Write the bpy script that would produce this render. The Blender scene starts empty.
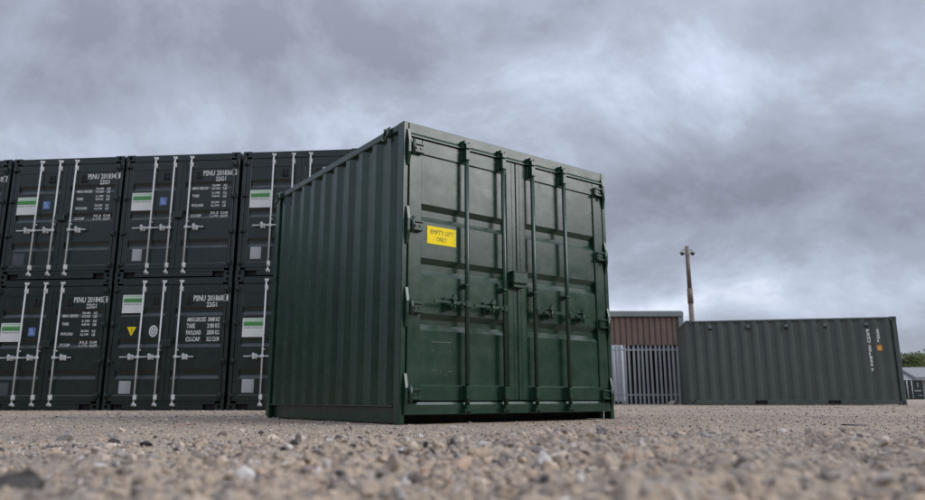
import bpy, math, random
import numpy as np
from mathutils import Vector, Matrix

S = bpy.context.scene
COL = S.collection
rng = np.random.default_rng(7)
random.seed(7)

# ------------------------------------------------------------------ camera
FPX = 699.2
cam_d = bpy.data.cameras.new('camera')
cam = bpy.data.objects.new('camera', cam_d); COL.objects.link(cam)
cam_d.sensor_width = 36.0
cam_d.lens = 36.0 * FPX / 925.0
cam_d.clip_start = 0.02; cam_d.clip_end = 3000
PITCH, ROLL, CAMH = 0.2099, -0.002, 0.2017
cam.matrix_world = (Matrix.Translation((0, 0, CAMH)) @ Matrix.Rotation(math.pi/2 + PITCH, 4, 'X')
                    @ Matrix.Rotation(ROLL, 4, 'Z'))
cam_d.dof.use_dof = True
cam_d.dof.focus_distance = 7.0
cam_d.dof.aperture_fstop = 2.3
S.camera = cam

# ------------------------------------------------------------------ world: overcast sky
SUN_AZ, SUN_EL = math.radians(104), math.radians(34)
world = bpy.data.worlds.new('World'); S.world = world; world.use_nodes = True
def build_world():
    nt = world.node_tree; nt.nodes.clear(); N = nt.nodes.new; L = nt.links.new
    def m(op, a, b=None, c=None, clamp=False):
        n = N('ShaderNodeMath'); n.operation = op; n.use_clamp = clamp
        for i, v in enumerate((a, b, c)):
            if v is None: continue
            if isinstance(v, (int, float)): n.inputs[i].default_value = v
            else: L(v, n.inputs[i])
        return n.outputs[0]
    out = N('ShaderNodeOutputWorld')
    sky = N('ShaderNodeTexSky'); sky.sky_type = 'NISHITA'; sky.sun_disc = False
    sky.sun_elevation = SUN_EL; sky.sun_rotation = SUN_AZ
    bg1 = N('ShaderNodeBackground'); bg1.inputs[1].default_value = 0.1; L(sky.outputs[0], bg1.inputs[0])
    tc = N('ShaderNodeTexCoord')
    sep = N('ShaderNodeSeparateXYZ'); L(tc.outputs['Generated'], sep.inputs[0])
    x, y, z = sep.outputs
    zz = m('ADD', m('MAXIMUM', z, 0.0), 0.55)
    com = N('ShaderNodeCombineXYZ'); L(m('DIVIDE', x, zz), com.inputs[0]); L(m('DIVIDE', y, zz), com.inputs[1])
    # a layer of cloud seen in perspective
    n1 = N('ShaderNodeTexNoise'); n1.inputs['Scale'].default_value = 2.3; n1.inputs['Detail'].default_value = 12
    n1.inputs['Roughness'].default_value = 0.66; n1.inputs['Distortion'].default_value = 0.35
    mp = N('ShaderNodeMapping'); mp.inputs['Location'].default_value = (3.1, 1.7, 0.4); mp.inputs['Scale'].default_value = (1, 1, 1); mp.inputs['Rotation'].default_value = (0, 0, 0.6)
    L(com.outputs[0], mp.inputs[0]); L(mp.outputs[0], n1.inputs['Vector'])
    n2 = N('ShaderNodeTexNoise'); n2.inputs['Scale'].default_value = 6.5; n2.inputs['Detail'].default_value = 9
    n2.inputs['Roughness'].default_value = 0.6; L(com.outputs[0], n2.inputs['Vector'])
    # broad lighter and darker bodies of cloud (azimuth, elevation), ragged by noise
    wn = N('ShaderNodeTexNoise'); wn.inputs['Scale'].default_value = 2.6; wn.inputs['Detail'].default_value = 5
    L(tc.outputs['Generated'], wn.inputs['Vector'])
    wsep = N('ShaderNodeSeparateColor'); L(wn.outputs['Color'], wsep.inputs[0])
    az = m('ADD', m('ARCTAN2', x, y), m('MULTIPLY', m('SUBTRACT', wsep.outputs[0], 0.5), 0.28))
    el = m('ADD', m('ARCSINE', z), m('MULTIPLY', m('SUBTRACT', wsep.outputs[1], 0.5), 0.16))
    tot = None
    for (a0, e0, sa, se, w) in CLOUDS:
        da = m('DIVIDE', m('SUBTRACT', az, a0), sa); de = m('DIVIDE', m('SUBTRACT', el, e0), se)
        g = m('MULTIPLY', m('EXPONENT', m('MULTIPLY', m('ADD', m('MULTIPLY', da, da), m('MULTIPLY', de, de)), -1.0)), w)
        tot = g if tot is None else m('ADD', tot, g)
    v = m('ADD', m('MULTIPLY', m('SUBTRACT', n1.outputs[0], 0.5), 1.45), 0.365)
    v = m('ADD', v, m('MULTIPLY', m('SUBTRACT', n2.outputs[0], 0.5), 0.42))
    v = m('ADD', v, tot, clamp=True)
    cr = N('ShaderNodeValToRGB'); L(v, cr.inputs[0])
    e = cr.color_ramp.elements
    e[0].position = 0.0; e[0].color = (0.166, 0.180, 0.224, 1)
    e[1].position = 1.0; e[1].color = (0.74, 0.78, 0.88, 1)
    k = e.new(0.35); k.color = (0.272, 0.298, 0.368, 1)
    k = e.new(0.65); k.color = (0.422, 0.470, 0.578, 1)
    bg2 = N('ShaderNodeBackground'); L(cr.outputs[0], bg2.inputs[0])
    # overcast law: cloud is brighter towards the zenith
    zc = m('MAXIMUM', z, 0.0); L(m('ADD', 1.0, m('MULTIPLY', m('MULTIPLY', zc, zc), 2.0)), bg2.inputs[1])
    mix = N('ShaderNodeMixShader'); mix.inputs[0].default_value = 0.93
    L(bg1.outputs[0], mix.inputs[1]); L(bg2.outputs[0], mix.inputs[2]); L(mix.outputs[0], out.inputs[0])
CLOUDS = [(-0.55, 0.48, 0.36, 0.12, -0.30), (-0.26, 0.38, 0.15, 0.055, 0.24), (-0.15, 0.52, 0.40, 0.06, -0.14),
          (0.04, 0.42, 0.13, 0.10, 0.12), (0.27, 0.43, 0.12, 0.09, 0.10), (0.45, 0.40, 0.17, 0.035, 0.12),
          (0.42, 0.26, 0.34, 0.06, -0.42), (0.30, 0.125, 0.42, 0.036, 0.48), (-0.60, 0.31, 0.28, 0.05, 0.12),
          (0.60, 0.52, 0.15, 0.07, -0.18), (0.10, 0.36, 0.10, 0.03, -0.12)]
build_world()

sun_d = bpy.data.lights.new('sun', 'SUN'); sun = bpy.data.objects.new('sun', sun_d); COL.objects.link(sun)
sun_d.energy = 1.5; sun_d.angle = math.radians(40); sun_d.color = (1.0, 0.98, 0.955)
to_sun = Vector((math.sin(SUN_AZ)*math.cos(SUN_EL), math.cos(SUN_AZ)*math.cos(SUN_EL), math.sin(SUN_EL)))
sun.rotation_euler = to_sun.to_track_quat('Z', 'Y').to_euler(); sun.location = (6, -6, 12)

S.view_settings.view_transform = 'Standard'; S.view_settings.look = 'None'
S.view_settings.exposure = 0.40; S.view_settings.gamma = 1.0; S.view_settings.use_curve_mapping = False
S.render.engine = 'CYCLES'

# ------------------------------------------------------------------ materials
MATS = {}
def new_mat(name):
    m = bpy.data.materials.new(name); m.use_nodes = True
    nt = m.node_tree; b = nt.nodes['Principled BSDF']; MATS[name] = m
    return m, nt, b
def noise(nt, scale, detail=4, rough=0.55, vec=None, stretch=None):
    n = nt.nodes.new('ShaderNodeTexNoise'); n.inputs['Scale'].default_value = scale
    n.inputs['Detail'].default_value = detail; n.inputs['Roughness'].default_value = rough
    tc = nt.nodes.new('ShaderNodeTexCoord'); src = tc.outputs['Object']
    if stretch:
        mp = nt.nodes.new('ShaderNodeMapping'); mp.inputs['Scale'].default_value = stretch
        nt.links.new(src, mp.inputs[0]); src = mp.outputs[0]
    nt.links.new(src, n.inputs['Vector'])
    return n
def mapr(nt, src, a, b, lo=0.3, hi=0.7):
    r = nt.nodes.new('ShaderNodeMapRange'); nt.links.new(src, r.inputs[0])
    r.inputs[1].default_value = lo; r.inputs[2].default_value = hi; r.inputs[3].default_value = a; r.inputs[4].default_value = b
    return r.outputs[0]
def mixc(nt, fac, a, b):
    m = nt.nodes.new('ShaderNodeMix'); m.data_type = 'RGBA'
    if isinstance(fac, (int, float)): m.inputs[0].default_value = fac
    else: nt.links.new(fac, m.inputs[0])
    for i, c in ((6, a), (7, b)):
        if isinstance(c, tuple): m.inputs[i].default_value = (*c, 1)
        else: nt.links.new(c, m.inputs[i])
    return m.outputs[2]
def bump(nt, b, src, strength, dist):
    bp = nt.nodes.new('ShaderNodeBump'); bp.inputs['Strength'].default_value = strength
    bp.inputs['Distance'].default_value = dist; nt.links.new(src, bp.inputs['Height'])
    nt.links.new(bp.outputs[0], b.inputs['Normal'])
def paint(name, col, rough=0.38, dust=(0.16, 0.14, 0.12), dustamt=0.10, var=0.25, ripple=0.004, metallic=0.0, spec=0.5):
    """sprayed steel: colour drift, rain streaks, dust specks, slightly dented sheet"""
    m, nt, b = new_mat(name)
    c2 = tuple(c*(1+var) for c in col); c1 = tuple(c*(1-var) for c in col)
    n = noise(nt, 2.2, 5, 0.6); base = mixc(nt, mapr(nt, n.outputs[0], 0, 1), c1, c2)
    st = noise(nt, 5.0, 6, 0.65, stretch=(3.5, 3.5, 0.22)); sm = mapr(nt, st.outputs[0], 0, dustamt, 0.5, 0.78)
    base = mixc(nt, sm, base, dust)
    sp = noise(nt, 26, 3, 0.5); spm = mapr(nt, sp.outputs[0], 0, dustamt*2.2, 0.66, 0.76)
    base = mixc(nt, spm, base, dust)
    nt.links.new(base, b.inputs['Base Color'])
    rn = noise(nt, 6, 4, 0.6); nt.links.new(mapr(nt, rn.outputs[0], rough*0.82, rough*1.25), b.inputs['Roughness'])
    b.inputs['Metallic'].default_value = metallic
    b.inputs['Specular IOR Level'].default_value = spec
    dn = noise(nt, 3.0, 3, 0.5); bump(nt, b, dn.outputs[0], 0.55, ripple)
    return m
GREEN = paint('green_paint', (0.0070, 0.0345, 0.0190), 0.26, dustamt=0.022, spec=0.7)
BLACKGREEN = paint('black_green_paint', (0.0050, 0.0148, 0.0132), 0.30, dustamt=0.06, spec=0.65)
SAGE = paint('weathered_green_paint', (0.070, 0.089, 0.080), 0.36, dustamt=0.03, spec=0.7, var=0.10, ripple=0.002)
GALV = paint('galvanised_steel', (0.54, 0.56, 0.57), 0.42, dust=(0.35, 0.33, 0.30), dustamt=0.25, var=0.12)
FENCE = paint('weathered_galvanised_pale', (0.37, 0.385, 0.405), 0.55, dust=(0.2, 0.19, 0.18), dustamt=0.2, var=0.15)
GASKET_SHADE = paint('black_rubber_and_shade', (0.008, 0.008, 0.009), 0.7, dustamt=0.1)  # rubber seals; also the black fill that stands in for shade in openings
PLATE = paint('grey_data_plate', (0.38, 0.39, 0.41), 0.45, dust=(0.12, 0.12, 0.12), dustamt=0.4)
PLATE_D = paint('dull_data_plate', (0.065, 0.07, 0.085), 0.5, dust=(0.12, 0.12, 0.12), dustamt=0.3)
WHITE = paint('white_vinyl', (0.70, 0.71, 0.70), 0.5, dust=(0.4, 0.4, 0.38), dustamt=0.15, var=0.04)
YELLOW = paint('yellow_vinyl', (0.95, 0.72, 0.008), 0.5, dust=(0.5, 0.4, 0.1), dustamt=0.06, var=0.04, spec=0.2)
ORANGE = paint('orange_vinyl', (0.42, 0.17, 0.025), 0.5, dustamt=0.1, var=0.06)
AMBER = paint('amber_print', (0.80, 0.43, 0.12), 0.5, dustamt=0.1, var=0.06)
SIGNGREEN = paint('green_vinyl', (0.07, 0.27, 0.075), 0.5, dustamt=0.1, var=0.06)
PALEGREEN = paint('pale_green_vinyl', (0.33, 0.55, 0.34), 0.5, dustamt=0.1, var=0.06)
BLUE = paint('blue_vinyl', (0.11, 0.18, 0.40), 0.45, dustamt=0.1, var=0.06)
LIGHTBLUE = paint('light_blue_print', (0.32, 0.45, 0.75), 0.5, dustamt=0.1, var=0.06)
INK = paint('dark_print', (0.03, 0.03, 0.03), 0.5, dustamt=0.05)
OLIVE = paint('olive_print', (0.11, 0.095, 0.02), 0.5, dustamt=0.05)
GREYPRINT = paint('grey_print', (0.28, 0.30, 0.30), 0.5, dustamt=0.05)
LETTER = paint('white_lettering', (0.72, 0.74, 0.72), 0.5, dust=(0.3, 0.3, 0.3), dustamt=0.25, var=0.05)
SCUFF = paint('bare_scuff', (0.10, 0.13, 0.115), 0.5, dustamt=0.3)
BROWN = paint('brown_cladding', (0.175, 0.118, 0.092), 0.6, dust=(0.22, 0.16, 0.12), dustamt=0.3, var=0.18)
FASCIA = paint('grey_green_fascia', (0.23, 0.25, 0.245), 0.55, dustamt=0.15, var=0.1)
SHADEWALL = paint('shaded_shed_wall', (0.02, 0.02, 0.022), 0.8, dustamt=0.15)  # near black: the shed's interior shade is put into the wall colour
SHEET = paint('white_steel_sheet', (0.58, 0.60, 0.66), 0.5, dust=(0.3, 0.28, 0.25), dustamt=0.3, var=0.08)
POLE = paint('rusty_brown_pole', (0.175, 0.135, 0.105), 0.65, dust=(0.25, 0.22, 0.2), dustamt=0.3, var=0.3)
CAMWHITE = paint('camera_housing', (0.34, 0.36, 0.34), 0.4, dustamt=0.2, var=0.1)
SMOKED = paint('smoked_dome', (0.02, 0.022, 0.025), 0.12, dustamt=0.02)
PALEROOF = paint('pale_roof_sheet', (0.24, 0.24, 0.245), 0.6, dust=(0.3, 0.28, 0.25), dustamt=0.4, var=0.1)
BARK = paint('bark', (0.06, 0.045, 0.035), 0.9, dustamt=0.2)

def ground_mat():
    m, nt, b = new_mat('packed_gravel')
    n1 = noise(nt, 0.35, 5, 0.6); n2 = noise(nt, 7, 6, 0.7); n3 = noise(nt, 55, 4, 0.7)
    vo = nt.nodes.new('ShaderNodeTexVoronoi'); vo.inputs['Scale'].default_value = 42; vo.inputs['Randomness'].default_value = 1
    tc = nt.nodes.new('ShaderNodeTexCoord'); nt.links.new(tc.outputs['Object'], vo.inputs['Vector'])
    a = mixc(nt, mapr(nt, n1.outputs[0], 0, 1, 0.35, 0.65), (0.48, 0.375, 0.275), (0.38, 0.325, 0.268))
    a = mixc(nt, mapr(nt, n2.outputs[0], 0, 0.75, 0.4, 0.65), a, (0.56, 0.425, 0.30))
    n4 = noise(nt, 0.9, 4, 0.6, stretch=(1, 0.45, 1)); a = mixc(nt, mapr(nt, n4.outputs[0], 0, 0.55, 0.52, 0.66), a, (0.25, 0.215, 0.19))
    cs = nt.nodes.new('ShaderNodeSeparateColor'); nt.links.new(vo.outputs['Color'], cs.inputs[0])
    a = mixc(nt, mapr(nt, cs.outputs[0], 0, 0.6, 0.55, 1.0), a, (0.40, 0.365, 0.33))
    a = mixc(nt, mapr(nt, cs.outputs[1], 0, 0.65, 0.6, 1.0), a, (0.11, 0.095, 0.085))
    a = mixc(nt, mapr(nt, n3.outputs[0], 0.35, 0, 0.35, 0.5), a, (0.12, 0.10, 0.088))
    nt.links.new(a, b.inputs['Base Color']); b.inputs['Roughness'].default_value = 0.92
    b.inputs['Specular IOR Level'].default_value = 0.25
    mx = nt.nodes.new('ShaderNodeMath'); mx.operation = 'MULTIPLY_ADD'
    nt.links.new(vo.outputs['Distance'], mx.inputs[0]); mx.inputs[1].default_value = -1.0; nt.links.new(n3.outputs[0], mx.inputs[2])
    bump(nt, b, mx.outputs[0], 0.9, 0.02)
    return m
GROUND = ground_mat()
def stone_mat(name, cols=None):
    m, nt, b = new_mat(name)
    n = noise(nt, 60, 5, 0.7)
    if cols is None:
        at = nt.nodes.new('ShaderNodeAttribute'); at.attribute_name = 'tone'
        cr = nt.nodes.new('ShaderNodeValToRGB'); nt.links.new(at.outputs['Fac'], cr.inputs[0])
        e = cr.color_ramp.elements; cr.color_ramp.interpolation = 'CONSTANT'
        pal = [(0, (.085, .076, .072)), (.07, (.22, .185, .165)), (.24, (.38, .31, .25)), (.46, (.47, .365, .275)),
               (.60, (.31, .28, .255)), (.72, (.53, .435, .35)), (.86, (.45, .325, .24)), (.93, (.52, .47, .43)), (.98, (.64, .60, .56))]
        e[0].position = 0; e[0].color = (*pal[0][1], 1); e[1].position = pal[1][0]; e[1].color = (*pal[1][1], 1)
        for p, c in pal[2:]:
            k = e.new(p); k.color = (*c, 1)
        c0 = cr.outputs[0]
    else: c0 = cols
    mul = nt.nodes.new('ShaderNodeMix'); mul.data_type = 'RGBA'; mul.blend_type = 'MULTIPLY'; mul.inputs[0].default_value = 1
    if cols is None: nt.links.new(c0, mul.inputs[6])
    else: mul.inputs[6].default_value = (*cols, 1)
    g = nt.nodes.new('ShaderNodeCombineColor'); v = mapr(nt, n.outputs[0], 0.65, 1.25)
    for i in range(3): nt.links.new(v, g.inputs[i])
    nt.links.new(g.outputs[0], mul.inputs[7]); nt.links.new(mul.outputs[2], b.inputs['Base Color'])
    b.inputs['Roughness'].default_value = 0.9; b.inputs['Specular IOR Level'].default_value = 0.25
    bump(nt, b, n.outputs[0], 0.5, 0.004)
    return m
STONE = stone_mat('loose_stone')
STONE_PALE = stone_mat('pale_stone', (0.46, 0.40, 0.35))
STONE_GREY = stone_mat('grey_stone', (0.27, 0.24, 0.225))
STONE_DARK = stone_mat('dark_stone', (0.065, 0.058, 0.054))
STONE_PINK = stone_mat('pinkish_rubble', (0.42, 0.27, 0.22))
def leaf_mat():
    m, nt, b = new_mat('leaf'); at = nt.nodes.new('ShaderNodeAttribute'); at.attribute_name = 'tone'
    nt.links.new(mixc(nt, at.outputs['Fac'], (0.06, 0.085, 0.025), (0.20, 0.235, 0.075)), b.inputs['Base Color'])
    b.inputs['Roughness'].default_value = 0.7
    return m
LEAF = leaf_mat()

# ------------------------------------------------------------------ mesh helpers
class MB:
    def __init__(s): s.v = []; s.f = []; s.smooth = []
    def add(s, vs, fs, smooth=False):
        o = len(s.v); s.v += [tuple(map(float, p)) for p in vs]; s.f += [tuple(i+o for i in f) for f in fs]; s.smooth += [smooth]*len(fs)
        return s
    def box(s, x0, x1, y0, y1, z0, z1, c=0.004):
        d = min(x1-x0, y1-y0, z1-z0); c = min(c, d*0.3)
        if c <= 0:
            vs = [(x, y, z) for x in (x0, x1) for y in (y0, y1) for z in (z0, z1)]
            return s.add(vs, [(0,1,3,2),(4,6,7,5),(0,4,5,1),(2,3,7,6),(0,2,6,4),(1,5,7,3)])
        lo = (x0, y0, z0); hi = (x1, y1, z1); vs = []; idx = {}
        for sx in (0, 1):
            for sy in (0, 1):
                for sz in (0, 1):
                    sg = (sx, sy, sz)
                    for ax in range(3):      # vertex lying on the face of axis ax
                        p = [0, 0, 0]
                        for k in range(3):
                            full = hi[k] if sg[k] else lo[k]; ins = full-c if sg[k] else full+c
                            p[k] = full if k == ax else ins
                        idx[(sg, ax)] = len(vs); vs.append(p)
        fs = []
        for ax in range(3):
            a, b = [k for k in range(3) if k != ax]
            for sd in (0, 1):
                q = []
                for (u, w) in ((0,0),(1,0),(1,1),(0,1)):
                    g = [0,0,0]; g[ax] = sd; g[a] = u; g[b] = w; q.append(idx[(tuple(g), ax)])
                flip = (sd == 0) ^ (ax == 1)
                fs.append(tuple(q[::-1]) if flip else tuple(q))
        for ax in range(3):                  # chamfers along axis ax
            a, b = [k for k in range(3) if k != ax]
            for u in (0, 1):
                for w in (0, 1):
                    g0 = [0,0,0]; g0[a] = u; g0[b] = w; g1 = list(g0); g1[ax] = 1
                    q = (idx[(tuple(g0), a)], idx[(tuple(g1), a)], idx[(tuple(g1), b)], idx[(tuple(g0), b)])
                    flip = (u ^ w) ^ (ax == 1)
                    fs.append(q[::-1] if not flip else q)
        for sx in (0,1):
            for sy in (0,1):
                for sz in (0,1):
                    sg = (sx, sy, sz); q = (idx[(sg,0)], idx[(sg,1)], idx[(sg,2)])
                    fs.append(q if (sx ^ sy ^ sz) else q[::-1])
        return s.add(vs, fs)
    def tube(s, pts, r, n=10, caps=True):
        pts = [Vector(p) for p in pts]; rs = r if isinstance(r, (list, tuple)) else [r]*len(pts)
        vs = []; fs = []
        t0 = (pts[1]-pts[0]).normalized(); ref = Vector((0,0,1)) if abs(t0.z) < 0.9 else Vector((1,0,0))
        u = t0.cross(ref).normalized()
        for i, p in enumerate(pts):
            t = (pts[min(i+1, len(pts)-1)]-pts[max(i-1, 0)]).normalized()
            u = (u - t*u.dot(t)).normalized(); w = t.cross(u)
            for k in range(n):
                a = 2*math.pi*k/n; vs.append(p+(u*math.cos(a)+w*math.sin(a))*rs[i])
        for i in range(len(pts)-1):
            for k in range(n):
                k2 = (k+1) % n; fs.append((i*n+k, i*n+k2, (i+1)*n+k2, (i+1)*n+k))
        s.add(vs, fs, True)
        if caps:
            o = len(s.v)-len(vs)
            s.f += [tuple(o+k for k in range(n))[::-1], tuple(o+(len(pts)-1)*n+k for k in range(n))]; s.smooth += [False, False]
        return s
    def prism(s, poly, axis, a, b):
        """polygon in the two other axes (in order), extruded along axis from a to b"""
        n = len(poly); vs = []
        for t in (a, b):
            for (p, q) in poly:
                c = [p, q]; c.insert(axis, t); vs.append(c)
        ar = sum(poly[i][0]*poly[(i+1) % n][1]-poly[(i+1) % n][0]*poly[i][1] for i in range(n))
        fs = [tuple(range(n))[::-1], tuple(range(n, 2*n))] + [(i, (i+1) % n, n+(i+1) % n, n+i) for i in range(n)]
        if (ar < 0) ^ (axis == 1): fs = [f[::-1] for f in fs]
        return s.add(vs, fs)
    def mesh(s, name, mat):
        me = bpy.data.meshes.new(name); me.from_pydata(s.v, [], s.f)
        me.polygons.foreach_set('use_smooth', s.smooth); me.materials.append(mat); me.update()
        return me
    def obj(s, name, mat, parent=None):
        return link(name, s.mesh(name, mat), parent)
def link(name, data, parent=None):
    o = bpy.data.objects.new(name, data); COL.objects.link(o)
    if parent: o.parent = parent
    return o
def tag(o, label=None, cat=None, group=None, kind=None):
    for k, v in (('label', label), ('category', cat), ('group', group), ('kind', kind)):
        if v: o[k] = v
    return o
def empty(name, loc, rz=0.0):
    o = link(name, None); o.location = loc; o.rotation_euler = (0, 0, rz); o.empty_display_size = 0.3
    return o
def copy_tree(o, parent=None):
    c = o.copy(); COL.objects.link(c); c.parent = parent
    for ch in KIDS.get(o.name, []) or [q for q in o.children]: copy_tree(ch, c)
    return c
KIDS = {}
_txt = {}
def text_obj(name, body, x0, x1, z0, z1, y, mat, parent, shear=0.0, bold=0.0):
    key = (body, shear, bold)
    if key not in _txt:
        cu = bpy.data.curves.new('t', 'FONT'); cu.body = body; cu.size = 1; cu.resolution_u = 2; cu.shear = shear; cu.offset = bold
        to = bpy.data.objects.new('t', cu); COL.objects.link(to)
        me = bpy.data.meshes.new_from_object(to)
        co = np.empty(len(me.vertices)*3); me.vertices.foreach_get('co', co); co = co.reshape(-1, 3)
        fs = [tuple(p.vertices) for p in me.polygons]
        bpy.data.objects.remove(to); bpy.data.curves.remove(cu); bpy.data.meshes.remove(me)
        _txt[key] = (co, fs)
    co, fs = _txt[key]
    mn = co.min(0); mx = co.max(0); q = (co-mn)/(np.maximum(mx-mn, 1e-6))
    vs = np.stack([x0+q[:, 0]*(x1-x0), np.full(len(q), y), z0+q[:, 1]*(z1-z0)], 1)
    return MB().add(vs, fs).obj(name, mat, parent)

# ------------------------------------------------------------------ the yard
def _hash(ix, iy, seed):
    h = (ix.astype(np.int64)*374761393 + iy.astype(np.int64)*668265263 + seed*974711) & 0xffffffff
    h = ((h ^ (h >> 13))*1274126177) & 0xffffffff
    return ((h ^ (h >> 16)) & 0xffff)/65535.0
def vnoise(x, y, seed=0):
    ix = np.floor(x); iy = np.floor(y); fx = x-ix; fy = y-iy; fx = fx*fx*(3-2*fx); fy = fy*fy*(3-2*fy)
    a = _hash(ix, iy, seed); b = _hash(ix+1, iy, seed); c = _hash(ix, iy+1, seed); d = _hash(ix+1, iy+1, seed)
    return (a*(1-fx)+b*fx)*(1-fy)+(c*(1-fx)+d*fx)*fy
def fbm(x, y, f, seed=0, o=4):
    t = 0; a = 0.5; s = 0
    for k in range(o):
        t = t+a*vnoise(x*f+17*k, y*f-9*k, seed+k); s += a; a *= 0.5; f *= 2.03
    return t/s
def sstep(a, b, x):
    t = np.clip((x-a)/(b-a), 0, 1); return t*t*(3-2*t)
def height(x, y):
    r = np.hypot(x, y)
    lip = 2.75+0.9*(fbm(x, y, 0.9, 3)-0.5)*2
    near = 1-sstep(lip-0.35, lip+0.75, r)
    n = fbm(x, y, 3.1, 11, 5)-0.5; n2 = fbm(x, y, 14.0, 23, 3)-0.5; n3 = fbm(x, y, 38.0, 31, 2)-0.5
    far = 1-sstep(30, 60, r)
    mid = 1-sstep(4.2, 5.4, r)
    return near*(0.050+0.090*n+0.050*n2+0.030*n3) + mid*(1-near)*(0.022*n+0.014*n2+0.010*n3) + (1-mid)*far*(0.006*n+0.004*n2-0.004) - (1-far)*0.004
def build_ground():
    az = np.concatenate([np.linspace(-50, 50, 470), np.linspace(50, 310, 150)[1:-1]])*math.pi/180
    rr = np.concatenate([[0.12, 0.3, 0.5], np.geomspace(0.7, 6.0, 330), np.geomspace(6.0, 40, 90)[1:], np.geomspace(40, 900, 22)[1:]])
    A, Rr = np.meshgrid(az, rr); X = Rr*np.sin(A); Y = Rr*np.cos(A); Z = height(X, Y)
    na, nr = len(az), len(rr)
    co = np.stack([X, Y, Z], -1).reshape(-1, 3)
    co = np.vstack([co, [[0, 0, float(height(np.array([0.]), np.array([0.]))[0])]]])
    i, j = np.meshgrid(np.arange(nr-1), np.arange(na), indexing='ij'); j2 = (j+1) % na
    q = np.stack([i*na+j, (i+1)*na+j, (i+1)*na+j2, i*na+j2], -1).reshape(-1, 4)[:, ::-1]
    c = len(co)-1; k = np.arange(na); tri = np.stack([k, np.full(na, c), (k+1) % na], -1)[:, ::-1]
    me = bpy.data.meshes.new('ground')
    nl = q.size+tri.size; me.vertices.add(len(co)); me.vertices.foreach_set('co', co.ravel())
    me.loops.add(nl); me.loops.foreach_set('vertex_index', np.concatenate([q.ravel(), tri.ravel()]).astype(np.int32))
    me.polygons.add(len(q)+len(tri))
    me.polygons.foreach_set('loop_start', np.concatenate([np.arange(len(q))*4, len(q)*4+np.arange(len(tri))*3]).astype(np.int32))
    me.polygons.foreach_set('use_smooth', np.ones(len(q)+len(tri), bool))
    me.update(calc_edges=True); me.materials.append(GROUND)
    tag(link('ground', me), kind='structure')
build_ground()

PHI = (1+5**0.5)/2
def ico(sub):
    v = np.array([(-1,PHI,0),(1,PHI,0),(-1,-PHI,0),(1,-PHI,0),(0,-1,PHI),(0,1,PHI),(0,-1,-PHI),(0,1,-PHI),(PHI,0,-1),(PHI,0,1),(-PHI,0,-1),(-PHI,0,1)], float)
    f = [(0,11,5),(0,5,1),(0,1,7),(0,7,10),(0,10,11),(1,5,9),(5,11,4),(11,10,2),(10,7,6),(7,1,8),(3,9,4),(3,4,2),(3,2,6),(3,6,8),(3,8,9),(4,9,5),(2,4,11),(6,2,10),(8,6,7),(9,8,1)]
    v = [p/np.linalg.norm(p) for p in v]
    for _ in range(sub):
        c = {}; nf = []
        def mid(a, b):
            k = (min(a, b), max(a, b))
            if k not in c:
                p = v[a]+v[b]; v.append(p/np.linalg.norm(p)); c[k] = len(v)-1
            return c[k]
        for a, b, d in f:
            x, y, z = mid(a, b), mid(b, d), mid(d, a); nf += [(a, x, z), (b, y, x), (d, z, y), (x, y, z)]
        f = nf
    return np.array(v), np.array(f)
def stone_shape(sub, r, cuts=9):
    v, f = ico(sub); v = v.copy()
    for _ in range(cuts):                     # chip flat faces off
        n = r.normal(size=3); n /= np.linalg.norm(n); d = r.uniform(0.32, 0.78)
        t = v@n; k = t > d; v[k] -= np.outer(t[k]-d, n)
    v *= 1+r.uniform(-0.10, 0.10, (len(v), 1))
    return v, f
def rot_batch(n, r, flat=0.5):
    q = r.normal(size=(n, 4)); q[:, 1:3] *= flat; q /= np.linalg.norm(q, axis=1)[:, None]
    w, x, y, z = q.T
    return np.stack([1-2*(y*y+z*z), 2*(x*y-z*w), 2*(x*z+y*w), 2*(x*y+z*w), 1-2*(x*x+z*z), 2*(y*z-x*w), 2*(x*z-y*w), 2*(y*z+x*w), 1-2*(x*x+y*y)], -1).reshape(n, 3, 3)
MAIN = ((-0.5115, 5.748), 0.6384, 2.553, 2.862)
def inside_main(x, y, pad=0.0):
    (cx, cy), a, w, l = MAIN; u = (x-cx)*math.cos(a)+(y-cy)*math.sin(a); v = -(x-cx)*math.sin(a)+(y-cy)*math.cos(a)
    return (u > -pad) & (u < w+pad) & (v > -pad) & (v < l+pad)
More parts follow.
